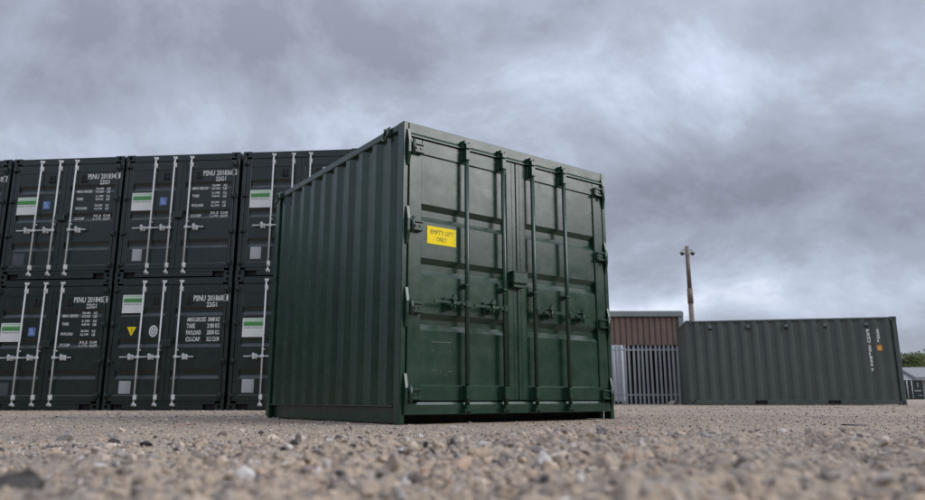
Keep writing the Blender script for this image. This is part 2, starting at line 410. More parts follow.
def scatter(name, n, r0, r1, smin, smax, power, sub, seed, half=52, embed=0.30, patchy=0.0):
    r = np.random.default_rng(seed)
    rad = np.sqrt(r.uniform(r0*r0, r1*r1, n)); a = np.radians(r.uniform(-half, half, n)); x = rad*np.sin(a); y = rad*np.cos(a)
    keep = ~inside_main(x, y, 0.05)
    if patchy: keep &= fbm(x, y, 1.3, 51) + r.uniform(-patchy, patchy, n) > 0.5
    x = x[keep]; y = y[keep]; n = len(x)
    sz = smin+(smax-smin)*r.random(n)**power
    shapes = [stone_shape(sub, r) for _ in range(16)]; f = shapes[0][1]; nv = len(shapes[0][0])
    T = np.stack([s[0] for s in shapes]); V = T[r.integers(0, 16, n)]
    sc = np.stack([r.uniform(0.8, 1.35, n), r.uniform(0.7, 1.0, n), r.uniform(0.45, 0.8, n)], -1)*sz[:, None]
    V = np.einsum('nij,nvj->nvi', rot_batch(n, r), V*sc[:, None, :])
    z = height(x, y)+sz*(0.5-embed)
    V += np.stack([x, y, z], -1)[:, None, :]
    F = (f[None]+(np.arange(n)*nv)[:, None, None]).reshape(-1, 3)
    tone = np.repeat(r.random(n), nv)
    me = bpy.data.meshes.new(name); me.vertices.add(n*nv); me.vertices.foreach_set('co', V.ravel())
    me.loops.add(F.size); me.loops.foreach_set('vertex_index', F.ravel().astype(np.int32))
    me.polygons.add(len(F)); me.polygons.foreach_set('loop_start', (np.arange(len(F))*3).astype(np.int32))
    me.update(calc_edges=True); me.materials.append(STONE)
    at = me.attributes.new('tone', 'FLOAT', 'POINT'); at.data.foreach_set('value', tone.astype(np.float32))
    return tag(link(name, me), kind='stuff')
tag(scatter('gravel', 24000, 0.8, 3.7, 0.002, 0.010, 2.2, 0, 1, embed=0.38), 'fine loose gravel in the blurred foreground of the yard', 'gravel')
tag(scatter('gravel', 10000, 0.8, 3.7, 0.006, 0.022, 2.4, 1, 4, embed=0.40, patchy=0.22), 'coarse loose gravel in the blurred foreground of the yard', 'gravel')
tag(scatter('gravel', 38000, 3.2, 9.5, 0.003, 0.014, 3.0, 0, 2, embed=0.36), 'fine loose gravel strewn around the green container', 'gravel')
tag(scatter('gravel', 13000, 9.0, 24.0, 0.008, 0.026, 3.0, 0, 5, half=44, embed=0.36), 'sparse gravel in front of the far fence and side on container', 'gravel')
tag(scatter('rubble', 900, 0.9, 4.4, 0.012, 0.042, 2.4, 2, 3, embed=0.38, patchy=0.22), 'larger rubble pieces mixed into the foreground gravel', 'rubble')
tag(scatter('rubble', 300, 4.0, 12.0, 0.015, 0.040, 3.0, 1, 8, embed=0.40), 'larger stones scattered over the yard before the containers', 'rubble')

def stone_thing(x, y, size, mat, seed, label, name='stone', group=None):
    r = np.random.default_rng(seed); v, f = stone_shape(3, r, 11)
    v = v*np.array(size)
    a = r.uniform(0, 3.14); v = v@np.array([[math.cos(a), -math.sin(a), 0], [math.sin(a), math.cos(a), 0], [0, 0, 1]]) if size[0]/size[1] < 1.6 else v
    o = MB().add(v, [tuple(t) for t in f]).obj(name, mat)
    o.location = (x, y, float(height(np.array([x]), np.array([y]))[0])+size[2]*(0.55 if size[2] > 0.02 else 0.05))
    return tag(o, label, 'stone', group)

# ------------------------------------------------------------------ container pieces
def corrugated(axis, p0, p1, z0, z1, out, pitch=0.278, depth=0.036, sgn=1, mb=None):
    """upright corrugated sheet along axis (0: x, 1: y); 'out' is the crest plane, troughs lie sgn*depth behind"""
    mb = mb or MB(); n = max(1, round((p1-p0)/pitch)); q = (p1-p0)/n
    prof = []
    for k in range(n):
        a = p0+k*q
        prof += [(a, depth), (a+q*0.24, depth), (a+q*0.49, 0), (a+q*0.755, 0)]
    prof.append((p1, depth))
    vs = []
    for z in (z0, z1):
        for (t, d) in prof:
            w = out+sgn*d; vs.append((t, w, z) if axis == 0 else (w, t, z))
    m = len(prof); fs = [(i, i+1, m+i+1, m+i) for i in range(m-1)]
    if (axis == 1) ^ (sgn < 0): fs = [f[::-1] for f in fs]
    return mb.add(vs, fs)
def casting(W, right, L, back, z0, mat, root):
    """corner casting with a real oval hole in its end face and side face"""
    sx, sy, sz = 0.178, 0.162, 0.118; mb = MB()
    def ring(u0, u1, w0, w1, cu, cw, a, b, place, depth_dir):
        n = 16; vs = []; fs = []
        for k in range(n):
            t = 2*math.pi*(k+0.5)/n; c, s = math.cos(t), math.sin(t)
            sc = min(((u1-cu) if c > 0 else (cu-u0))/max(abs(c), 1e-6), ((w1-cw) if s > 0 else (cw-w0))/max(abs(s), 1e-6))
            vs.append(place(cu+c*sc, cw+s*sc, 0)); vs.append(place(cu+a*c, cw+b*s, 0)); vs.append(place(cu+a*c, cw+b*s, depth_dir))
        for k in range(n):
            j = (k+1) % n; fs += [(3*k, 3*j, 3*j+1, 3*k+1), (3*k+1, 3*j+1, 3*j+2, 3*k+2)]
        fs.append(tuple(3*k+2 for k in range(n)))
        mb.add(vs, fs)
    ring(0, sx, 0, sz, sx*0.5, sz*0.5, 0.033, 0.040, lambda u, w, d: (u, d, w), 0.05)
    ring(0, sy, 0, sz, sy*0.5, sz*0.5, 0.040, 0.030, lambda u, w, d: (d, u, w), 0.05)
    v = [(sx,0,0),(sx,sy,0),(sx,sy,sz),(sx,0,sz),(0,sy,0),(0,sy,sz),(0,0,0),(0,0,sz)]
    mb.add(v, [(0,1,2,3),(1,4,5,2),(3,2,5,7),(0,6,4,1)])
    P = np.array(mb.v)
    if right: P[:, 0] = W-P[:, 0]
    if back: P[:, 1] = L-P[:, 1]
    P[:, 2] += z0; mb.v = [tuple(p) for p in P]
    return mb.obj('corner_casting', mat, root)
def shell(root, W, L, H, mat, castings, z_rail, top_h, post, proud=0.0):
    """posts, rails, corrugated walls and roof: everything but the door end's leaves"""
    cz = 0.118 if castings else 0.0
    for r in (0, 1):
        x0, x1 = (0, post) if not r else (W-post, W)
        for b in (0, 1):
            y0, y1 = (0, 0.10) if not b else (L-0.10, L)
            MB().box(x0+0.002, x1-0.002, y0+0.002, y1-0.002, cz, H-cz, 0.006).obj('corner_post', mat, root)
        xi = 0.0 if not r else W-0.06
        MB().box(xi+0.002, xi+0.058, 0.1, L-0.1, H-top_h, H-0.004, 0.006).obj('top_rail', mat, root)
        rx = 0.055 if not r else W-0.105
        br = MB().box(rx, rx+0.05, 0.1, L-0.1, 0.002, z_rail-0.012, 0.005)
        br.box(rx-0.058 if not r else rx-0.004, rx+0.054 if not r else rx+0.108, 0.1, L-0.1, z_rail-0.012, z_rail, 0.002)
        br.obj('bottom_rail', mat, root)
        if not r: corrugated(1, 0.1, L-0.1, z_rail, H-top_h+0.004, 0.012, sgn=1).obj('side_wall', mat, root)
        else: corrugated(1, 0.1, L-0.1, z_rail, H-top_h+0.004, W-0.012, sgn=-1).obj('side_wall', mat, root)
        if castings:
            for b in (0, 1):
                casting(W, r, L, b, 0, mat, root); casting(W, r, L, b, H-cz, mat, root)
    corrugated(0, post, W-post, z_rail, H-top_h, L-0.012, sgn=-1).obj('end_wall', mat, root)
    xa, xb = (post, W-post) if not castings else (0.18, W-0.18)
    MB().box(xa, xb, L-0.08, L-0.004, H-top_h, H-0.006).obj('top_rail', mat, root)
    MB().box(xa, xb, L-0.08, L-0.004, 0.012, z_rail).obj('bottom_rail', mat, root)
    rf = MB(); n = max(4, round(L/0.21)); q = (L-0.12)/n; prof = []
    for k in range(n):
        a = 0.06+k*q; prof += [(a, 0), (a+q*.3, 0), (a+q*.45, -0.02), (a+q*.85, -0.02)]
    prof.append((L-0.06, 0)); m = len(prof)
    rf.add([(x, t, H-0.012+d) for x in (0.05, W-0.05) for (t, d) in prof], [(i, m+i, m+i+1, i+1) for i in range(m-1)])
    rf.obj('roof', mat, root)
    MB().box(0.06, W-0.06, 0.12, L-0.1, z_rail-0.06, z_rail-0.02, 0).obj('floor', GASKET_SHADE, root)

def door_panel(x0, x1, z0, z1, bands, y_in, depth, slope, mat, door):
    pts = [(y_in, z0)]
    for (a, b) in sorted(bands):                       # band from a up to b
        pts += [(y_in, a), (y_in+depth, a+slope), (y_in+depth, b-slope), (y_in, b)]
    pts.append((y_in, z1)); m = len(pts)
    vs = [(x, y, z) for x in (x0, x1) for (y, z) in pts]
    mb = MB().add(vs, [(i, m+i, m+i+1, i+1) for i in range(m-1)])
    return mb.obj('door_panel', mat, door)
def door_leaf(root, x0, x1, z0, z1, sl, sr, zb, zt, bands, mat, y_in=0.010, depth=0.033, slope=0.050):
    """frame (stiles and rails) as the door, its pressed panel as a sub-part"""
    f = MB()
    f.box(x0, x0+sl, 0, 0.055, z0, z1, 0.005); f.box(x1-sr, x1, 0, 0.055, z0, z1, 0.005)
    f.prism([(0.0, z0), (0.0, zb-0.014), (y_in, zb), (0.055, zb), (0.055, z0)], 0, x0+sl, x1-sr); f.box(x0+sl, x1-sr, 0, 0.055, zt, z1, 0.005)
    d = f.obj('door', mat, root)
    door_panel(x0+sl-0.002, x1-sr+0.002, zb-0.002, zt+0.002, bands, y_in, depth, slope, mat, d)
    return d
def lock_rod(door, x, z0, z1, yc, r, mat, guides, big=1.0):
    rod = MB().tube([(x, yc, z0+0.02), (x, yc, z1-0.02)], r, 12)
    for z, s in ((z0, 1), (z1, -1)):                    # cam ends: a hooked lug
        rod.box(x-r*1.15, x+r*1.15, yc-r*1.2, yc+r*1.3, min(z, z+s*0.05), max(z, z+s*0.05), 0.004)
        rod.prism([(x-r*1.0, z+s*0.012), (x+r*2.0, z+s*0.002), (x+r*2.2, z+s*0.022), (x+r*1.0, z+s*0.045)], 1, yc-r*0.9, yc+r*0.7)
    rod.obj('lock_rod', mat, door)
    for z, s in ((z0, 1), (z1, -1)):
        k = MB()
        k.box(x-r*2.0, x-r*1.3, yc-r*1.2, 0.004, z-0.012, z+0.024, 0.003); k.box(x+r*1.3, x+r*2.0, yc-r*0.2, 0.004, z-0.012, z+0.024, 0.003)
        k.box(x-r*2.0, x+r*2.0, -0.010, 0.004, z-0.022, z+0.030, 0.003)
        k.obj('cam_keeper', mat, door)
    for (a, b) in guides:
        g = MB().box(x-r*1.6, x+r*1.6, -0.012, 0.002, a, b, 0.004).box(x-r*1.25, x+r*1.25, yc-r*1.2, -0.010, a+0.01, b-0.01, 0.006)
        g.obj('rod_guide', mat, door)
def handle(door, x, z, dirn, length, yc, mat, mat2=None, s=1.0):
    h = MB(); y = yc-0.012
    h.box(x-0.032*s, x+0.032*s, y-0.022, y+0.03, z-0.030*s, z+0.030*s, 0.008)                      # hub clamped round the rod
    h.prism([(x+dirn*0.02, z-0.017*s), (x+dirn*0.10, z-0.012*s), (x+dirn*length*0.55, z-0.006*s), (x+dirn*length, z-0.010*s),
             (x+dirn*length, z+0.013*s), (x+dirn*length*0.55, z+0.014*s), (x+dirn*0.10, z+0.014*s), (x+dirn*0.02, z+0.019*s)], 1, y-0.012, y+0.004)
    h.tube([(x+dirn*0.07, y-0.03, z), (x+dirn*0.07, y+0.015, z)], 0.012*s, 8)
    h.obj('handle', mat, door)
    c = MB(); xc = x+dirn*length*0.46
    c.box(xc-0.05*s, xc+0.05*s, -0.008, 0.010, z-0.05*s, z+0.05*s, 0.004)
    c.box(xc-0.026*s, xc+0.026*s, y-0.018, -0.004, z-0.045*s, z-0.018*s, 0.005)
    c.box(xc-0.022*s, xc+0.022*s, y-0.036, -0.004, z+0.018*s, z+0.034*s, 0.005)
    c.prism([(xc-0.028*s, z+0.030*s), (xc+0.028*s, z+0.030*s), (xc+0.020*s, z+0.062*s), (xc-0.004*s, z+0.070*s)], 1, y-0.034, y-0.014)
    c.tube([(xc, y-0.026, z-0.062*s), (xc, y-0.026, z+0.03*s)], 0.008*s, 8)
    c.obj('handle_catch', mat2 or mat, door)
def hinge(parent, xb, s, z, mat, half=0.165, reach=0.062, k=1.0):
    """upright lug with tapered ends on the post, knuckle and strap bolted to the door; s=+1: door lies to the right"""
    b = MB()
    b.prism([(0.0, z-half), (-0.010, z-half), (-reach, z-0.05*k), (-reach, z+0.05*k), (-0.010, z+half), (0.0, z+half)], 0, min(xb, xb+s*0.026), max(xb, xb+s*0.026))
    b.obj('hinge_lug', mat, parent)
    h = MB(); x1, x2 = sorted((xb+s*0.028, xb+s*0.155*k))
    h.box(x1, x2, -0.030, 0.002, z-0.046*k, z+0.046*k, 0.006)
    h.box(x1, x2, -0.046, -0.026, z+0.026*k, z+0.046*k, 0.004); h.box(x1, x2, -0.046, -0.026, z-0.046*k, z-0.026*k, 0.004)
    h.tube([(xb+s*0.046, -0.046, z-0.07*k), (xb+s*0.046, -0.046, z+0.07*k)], 0.015*k, 10)
    for q in (0.085, 0.13): h.tube([(xb+s*q*k, -0.038, z), (xb+s*q*k, -0.02, z)], 0.011*k, 6)
    h.obj('hinge', mat, parent)

# ------------------------------------------------------------------ the green ten-foot container in front
def green_container():
    (cx, cy), a, W, L = MAIN; H = 2.591
    r = empty('shipping_container', (cx, cy, 0), a)
    tag(r, 'large glossy dark green container standing alone in front with yellow sticker', 'container')
    shell(r, W, L, H, GREEN, False, 0.15, 0.068, 0.056)
    hd = MB().box(0.056, W-0.056, 0.0, 0.09, 2.490, H-0.003, 0.006)
    hd.prism([(0.004, 2.494), (-0.016, 2.468), (-0.016, 2.458), (0.004, 2.458)], 0, 0.056, W-0.056); hd.obj('door_header', GREEN, r)
    sl = MB(); sl.prism([(0.06, 0.176), (0.002, 0.176), (-0.012, 0.155), (-0.012, 0.076), (0.06, 0.076)], 0, 0.06, W-0.06); sl.obj('door_sill', GREEN, r)
    bands = [(0.769, 0.912), (1.243, 1.390), (1.714, 1.871)]
    mid = W/2
    for s in (0, 1):
        x0, x1 = (0.066, mid-0.004) if not s else (mid+0.004, W-0.066)
        d = door_leaf(r, x0, x1, 0.188, 2.452, 0.130 if not s else 0.115, 0.115 if not s else 0.130, 0.318, 2.318, bands, GREEN, y_in=0.014)
        xs = (0.652, 1.083) if not s else (1.456, 1.884)
        for x in xs:
            lock_rod(d, x, 0.095, 2.500, -0.047, 0.0205, GREEN, [(0.19, 0.315), (1.16, 1.20), (2.33, 2.45)])
        if not s:
            handle(d, xs[0], 1.012, -1, 0.36, -0.047, GREEN, s=1.05); handle(d, xs[1], 1.004, -1, 0.36, -0.047, GREEN, s=1.05)
        else:
            handle(d, xs[0]+0.03, 1.006, 1, 0.33, -0.047, GREEN, s=1.05); handle(d, xs[1]+0.03, 0.998, 1, 0.33, -0.047, GREEN, s=1.05)
        for z in (2.355, 1.655, 0.950, 0.240):
            hinge(d, 0.036 if not s else W-0.036, 1 if not s else -1, z, GREEN, reach=0.036)
        # stripe of weld and small rivets along the meeting stile
        MB().box(mid-0.050 if not s else mid+0.045, mid-0.045 if not s else mid+0.050, -0.003, 0.002, 0.2, 2.44, 0.001).obj('seam_strip', GREEN, d)
        if not s:
            st = MB().box(0.262, 0.574, 0.0095, 0.0135, 1.523, 1.682, 0.001).obj('sticker', YELLOW, d)
            st['label'] = 'yellow sticker reading EMPTY LIFT ONLY'
            text_obj('sticker_lettering', 'EMPTY LIFT', 0.296, 0.540, 1.614, 1.652, 0.0085, OLIVE, d)
            text_obj('sticker_lettering', 'ONLY', 0.363, 0.470, 1.553, 1.592, 0.0085, OLIVE, d)
            sc = MB()
            sc.box(0.315, 0.520, 0.0102, 0.0138, 0.672, 0.678, 0)
            for (u, w) in ((0.32, 0.60), (0.50, 0.60), (0.32, 0.43), (0.40, 0.425), (0.51, 0.425), (0.34, 0.435), (0.49, 0.43)):
                sc.box(u, u+0.016, 0.0102, 0.0138, w, w+0.006, 0)
            sc.obj('scuff_marks', SCUFF, d)
    MB().box(0.058, W-0.058, 0.22, 0.26, 0.002, 0.07, 0).obj('underframe_shade', GASKET_SHADE, r)  # black underframe board added so the gap below the sill looks dark
    lb = MB().box(1.165, 1.345, -0.085, 0.004, 1.250, 1.362, 0.008).box(1.158, 1.352, -0.092, -0.02, 1.356, 1.364, 0.002)
    lb.box(1.185, 1.325, -0.060, 0.0, 1.215, 1.252, 0.005)
    lb.obj('lock_box', GREEN, r)
    MB().box(mid-0.0035, mid+0.0035, 0.012, 0.05, 0.19, 2.45, 0).obj('door_gasket', GASKET_SHADE, r)
    for y in (0.255, L-0.125):
        for s in (0, 1):
            x = 0.0 if not s else W; q = -1 if not s else 1
            g = MB().box(min(x, x+q*0.018), max(x, x+q*0.018), y-0.045, y+0.045, H-0.075, H+0.004, 0.004)
            g.box(min(x, x+q*0.05)+0.001, max(x, x+q*0.05)-0.001, y-0.012, y+0.012, H-0.05, H-0.012, 0.004)
            pts = [(x+q*(0.036+0.012*math.cos(t)), y+0.036*math.sin(t), H-0.075-0.055*math.cos(t)) for t in np.linspace(0, 2*math.pi, 15)]
            g.tube(pts, 0.012, 8, False); g.obj('lashing_ring', GREEN, r)
    return r
green_container()

# ------------------------------------------------------------------ stacked black-green containers
SW, SL, SH = 2.438, 6.058, 2.591
def stack_container():
    r = empty('shipping_container', (0, 0, 0))
    P = BLACKGREEN
    shell(r, SW, SL, SH, P, True, 0.16, 0.07, 0.075)
    MB().box(0.18, SW-0.18, 0.0, 0.09, 2.44, SH-0.012, 0.006).obj('door_header', P, r)
    sl = MB().box(0.18, SW-0.18, 0.0, 0.09, 0.11, 0.165, 0.004).box(0.415, SW-0.415, 0.002, 0.088, 0.012, 0.108, 0.004)
    sl.obj('door_sill', P, r)
    for (x, w) in ((0.20, 0.19), (SW-0.39, 0.19)):
        MB().box(x, x+w, 0.06, 0.09, 0.016, 0.108, 0).obj('sill_pocket_shade', GASKET_SHADE, r)  # black fill paints the underfloor darkness into the sill cutouts
    bands = [(0.59, 0.775), (1.20, 1.385), (1.815, 1.99)]; mid = SW/2
    for s in (0, 1):
        x0, x1 = (0.088, mid-0.006) if not s else (mid+0.006, SW-0.088)
        d = door_leaf(r, x0, x1, 0.170, 2.432, 0.105 if not s else 0.095, 0.095 if not s else 0.052, 0.285, 2.255, bands, P, depth=0.032, slope=0.064)
        xs = (0.665, 1.075) if not s else (1.432,)
        for x in xs:
            lock_rod(d, x, 0.090, 2.500, -0.05, 0.0155, GALV, [(0.19, 0.295), (1.13, 1.16), (2.30, 2.40)])
            handle(d, x, 1.010, -1 if not s else 1, 0.36, -0.05, GALV)
        for z in (2.335, 1.66, 0.92, 0.27):
            hinge(d, 0.040 if not s else SW-0.040, 1 if not s else -1, z, P, half=0.06, reach=0.04, k=0.62)
        for x in ((0.86, 0.935) if not s else (1.56, 1.635)):
            v = MB().box(x-0.022, x+0.022, -0.012, 0.012, 2.07, 2.20, 0.006); v.box(x-0.028, x+0.028, -0.022, 0.012, 2.045, 2.082, 0.004); v.obj('vent', GASKET_SHADE, d)
    MB().box(1.13, 1.31, -0.08, 0.004, 1.215, 1.340, 0.008).obj('lock_box', P, r)
    MB().box(mid-0.005, mid+0.005, 0.012, 0.05, 0.175, 2.43, 0).obj('door_gasket', GASKET_SHADE, r)
    return r
def children_of(o): return [q for q in bpy.data.objects if q.parent == o]
PROTO = stack_container()
TREE = {}
for q in bpy.data.objects:
    if q.parent: TREE.setdefault(q.parent.name, []).append(q)
def clone(o, parent=None):
    c = o.copy(); COL.objects.link(c); c.parent = parent
    for ch in TREE.get(o.name, []): clone(ch, c)
    return c
YF = 0.006     # stickers lie on the door panel, which sits 10 mm back from the door frame
def sticker(d, x0, x1, z0, z1):
    b = MB().box(x0, x1, YF, YF+0.0035, z0, z1, 0.001).obj('sticker', WHITE, d); h = z1-z0; w = x1-x0
    MB().box(x0+w*0.07, x1-w*0.06, YF-0.002, YF-0.0003, z1-h*0.21, z1-h*0.05, 0).obj('sticker_band', PALEGREEN, d)
    MB().box(x0+w*0.05, x1-w*0.05, YF-0.002, YF-0.0003, z1-h*0.42, z1-h*0.215, 0).obj('sticker_band', SIGNGREEN, d)
    p = MB()
    for k, (a, c) in enumerate(((0.08, 0.20), (0.22, 0.40), (0.45, 0.60), (0.63, 0.78), (0.82, 0.92))):
        p.box(x0+w*a, x0+w*c, YF-0.0018, YF-0.0003, z1-h*0.54, z1-h*0.49, 0)
    p.obj('small_print', GREYPRINT, d)
    g = MB(); rr = random.Random(int(x0*1000)+int(z0*100)); a = x0+0.08*w
    while a < x1-0.16*w:
        ww = rr.uniform(0.03, 0.06)*w; g.box(a, a+ww, YF-0.0032, YF-0.0021, z1-h*0.17, z1-h*0.10, 0); a += ww+0.015*w
    g.obj('small_print', LETTER, d)
def number(d, num, chk, bold=False):
    y = -0.0025
    text_obj('registration_lettering', 'PSNU', 1.680, 1.925, 2.105, 2.217, 0.0060, LETTER, d, bold=0.02)
    text_obj('registration_number', num, 1.965, 2.288, 2.105, 2.217, 0.0060, LETTER, d, bold=0.02)
    text_obj('check_digit', chk, 2.352, 2.398 if chk != '1' else 2.385, 2.116, 2.206, y, LETTER, d, bold=0.015)
    f = MB(); 
    for (a, b, c, e) in ((2.330, 2.336, 2.098, 2.224), (2.414, 2.420, 2.098, 2.224), (2.336, 2.414, 2.098, 2.104), (2.336, 2.414, 2.218, 2.224)): f.box(a-0.03, b-0.03, y-0.001, y+0.001, c, e, 0)
    f.obj('check_digit_frame', LETTER, d)
    text_obj('size_code', '22G1', 1.955, 2.165, 1.985, 2.080, 0.0060, LETTER, d, bold=0.02)
    rows = (('MAX GROSS', '30,480', 'KG', '67,200', 'LB', 1.86), ('TARE', '2,180', 'KG', '4,810', 'LB', 1.70),
            ('PAYLOAD', '28,300', 'KG', '62,390', 'LB', 1.50), ('CU.CAP', '33.2', 'CU.M', '1,172', 'CU.FT', 1.28))
    if not bold:
        for (a, v1, u1, v2, u2, z) in rows:
            yy = 0.0060 if z in (1.70, 1.50) else 0.0060
            text_obj('weight_lettering', a, 1.48, 1.48+0.038*len(a)*0.95, z-0.050, z+0.008, yy, LETTER, d, bold=0.02)
            wide = z < 1.3
            text_obj('weight_lettering', v1, 1.89, 2.06, z+0.006, z+0.056, yy, LETTER, d, bold=0.02); text_obj('weight_lettering', u1, 2.10 if wide else 2.13, 2.25 if wide else 2.20, z+0.006, z+0.056, yy, LETTER, d, bold=0.02)
            text_obj('weight_lettering', v2, 1.89, 2.06, z-0.062, z-0.012, yy, LETTER, d, bold=0.02); text_obj('weight_lettering', u2, 2.10 if wide else 2.13, 2.26 if wide else 2.20, z-0.062, z-0.012, yy, LETTER, d, bold=0.02)
    else:
        for k, (a, v, z) in enumerate((('MAX.GROSS', '30480 KG', 1.695), ('TARE', '2180 KG', 1.570), ('PAYLOAD', '28300 KG', 1.440), ('CU.CAP.', '33.2 CU.M', 1.310))):
            sh = 0.35 if k == 0 else 0.0
            text_obj('weight_lettering', a, 1.58, 1.58+0.048*len(a)*0.9, z, z+0.088, 0.0060, LETTER, d, sh, 0.02); text_obj('weight_lettering', v, 2.00, 2.25, z, z+0.088, 0.0060, LETTER, d, sh, 0.02)
def blue_mark(d, x, z):
    MB().box(x, x+0.155, YF, YF+0.003, z, z+0.17, 0.001).obj('blue_mark', BLUE, d)
    q = MB()
    for k in range(3): q.box(x+0.03, x+0.125-0.02*k, YF-0.002, YF-0.0004, z+0.035+0.042*k, z+0.057+0.042*k, 0)
    q.obj('small_print', LIGHTBLUE, d)
def data_plate(d, x0, x1, z0, z1, mat):
    p = MB().box(x0, x1, YF-0.003, YF+0.0035, z0, z1, 0.001).obj('data_plate', mat, d)
def warning_triangle(d, x, z):
    MB().prism([(x, z), (x+0.19, z), (x+0.095, z-0.18)], 1, YF, YF+0.003).obj('warning_triangle', YELLOW, d)
    MB().box(x+0.088, x+0.102, YF-0.002, YF-0.0004, z-0.085, z-0.03, 0).box(x+0.088, x+0.102, YF-0.002, YF-0.0004, z-0.118, z-0.098, 0).obj('small_print', INK, d)
def oval_mark(d, x, z):
    def ell(a, b, n=24): return [(x+a*math.cos(2*math.pi*k/n), z+b*math.sin(2*math.pi*k/n)) for k in range(n)]
    MB().prism(ell(0.088, 0.115), 1, YF, YF+0.003).obj('oval_mark', WHITE, d)
    MB().prism(ell(0.060, 0.085), 1, YF-0.0014, YF-0.0002).obj('oval_print', GREYPRINT, d)
    MB().prism(ell(0.040, 0.062), 1, YF-0.003, YF-0.0018).obj('oval_print', WHITE, d)
    MB().prism(ell(0.016, 0.040, 12), 1, YF-0.0045, YF-0.0033).obj('oval_print', GREYPRINT, d)
SC, SA, GAP = (-6.9898, 13.8638), -0.0868, 0.058
pitch = SW+GAP
STACK = [  # column, tier, number, check digit, label
 (-2, 0, '201852', '6', 'black green container bottom of the leftmost stack, mostly out of frame'),
 (-2, 1, '201869', '7', 'black green container at the far left edge on the upper tier, number ending 9 7'),
 (-1, 0, '201845', '0', 'black green container numbered 201845 on the lower tier under number 201834'),
 (-1, 1, '201834', '1', 'black green container numbered 201834 on the upper tier, blue square on door'),
 (0, 0, '201868', '1', 'black green container numbered 201868 with yellow warning triangle on lower tier'),
 (0, 1, '201836', '2', 'black green container numbered 201836 on the upper tier, second from right'),
 (1, 0, None, None, 'black green lower container at stack end, partly hidden by the big green container'),
 (1, 1, '201838', '3', 'black green upper container at stack end, its right half behind green container')]
for c in (-3, -4, -5, -6):     # the row runs on to the left of the picture
    for t in (0, 1): STACK.insert(0, (c, t, None, None, '%s black green container beyond the left edge, %s column from the green container' % (('lower', 'upper')[t], {-3: 'fifth', -4: 'sixth', -5: 'seventh', -6: 'eighth'}[c])))
jit = random.Random(4)
first = True
roots = []
for i, (c, t, num, chk, label) in enumerate(STACK):
    r = PROTO if i == len(STACK)-1 else clone(PROTO)
    roots.append(r)
for r, (c, t, num, chk, label) in zip(roots, STACK):
    off = c*pitch+jit.uniform(-0.006, 0.006)
    r.location = (SC[0]+off*math.cos(SA), SC[1]+off*math.sin(SA), t*SH); r.rotation_euler = (0, 0, SA)
    tag(r, label, 'container', 'stacked dark containers')
bpy.context.view_layer.update()
for r, (c, t, num, chk, label) in zip(roots, STACK):
    ds = [q for q in r.children if q.name.split('.')[0] == 'door']
    ld, rd = ds
    if any(v.co.x > 1.5 for v in ld.data.vertices): ld, rd = rd, ld
    if num: number(rd, num, chk, bold=(c, t) == (0, 0))
    up = t == 1
    if c == -1 and up: sticker(ld, 0.165, 0.635, 1.37, 1.745); blue_mark(ld, 0.76, 1.48); data_plate(ld, 0.25, 0.50, 0.30, 0.545, PLATE_D)
    if c == -1 and not up: sticker(ld, 0.195, 0.645, 1.335, 1.71); blue_mark(ld, 0.785, 1.445); data_plate(ld, 0.33, 0.52, 0.285, 0.53, PLATE_D)
    if c == 0 and up: sticker(ld, 0.195, 0.640, 1.40, 1.775); blue_mark(ld, 0.795, 1.50); data_plate(ld, 0.315, 0.515, 0.345, 0.590, PLATE)
    if c == 0 and not up:
        sticker(ld, 0.215, 0.655, 1.89-0.01, 2.245); warning_triangle(ld, 0.36, 1.605); oval_mark(ld, 0.905, 1.52); data_plate(ld, 0.305, 0.545, 0.31, 0.555, PLATE)
    if c == 1 and up: sticker(ld, 0.190, 0.625, 1.40, 1.77); data_plate(ld, 0.270, 0.490, 0.34, 0.585, PLATE)
    if c == 1 and not up: sticker(ld, 0.215, 0.655, 1.385, 1.755); data_plate(ld, 0.275, 0.510, 0.325, 0.58, PLATE)
    if c <= -2: sticker(ld, 0.190, 0.640, 1.38, 1.755); data_plate(ld, 0.27, 0.49, 0.34, 0.58, PLATE)

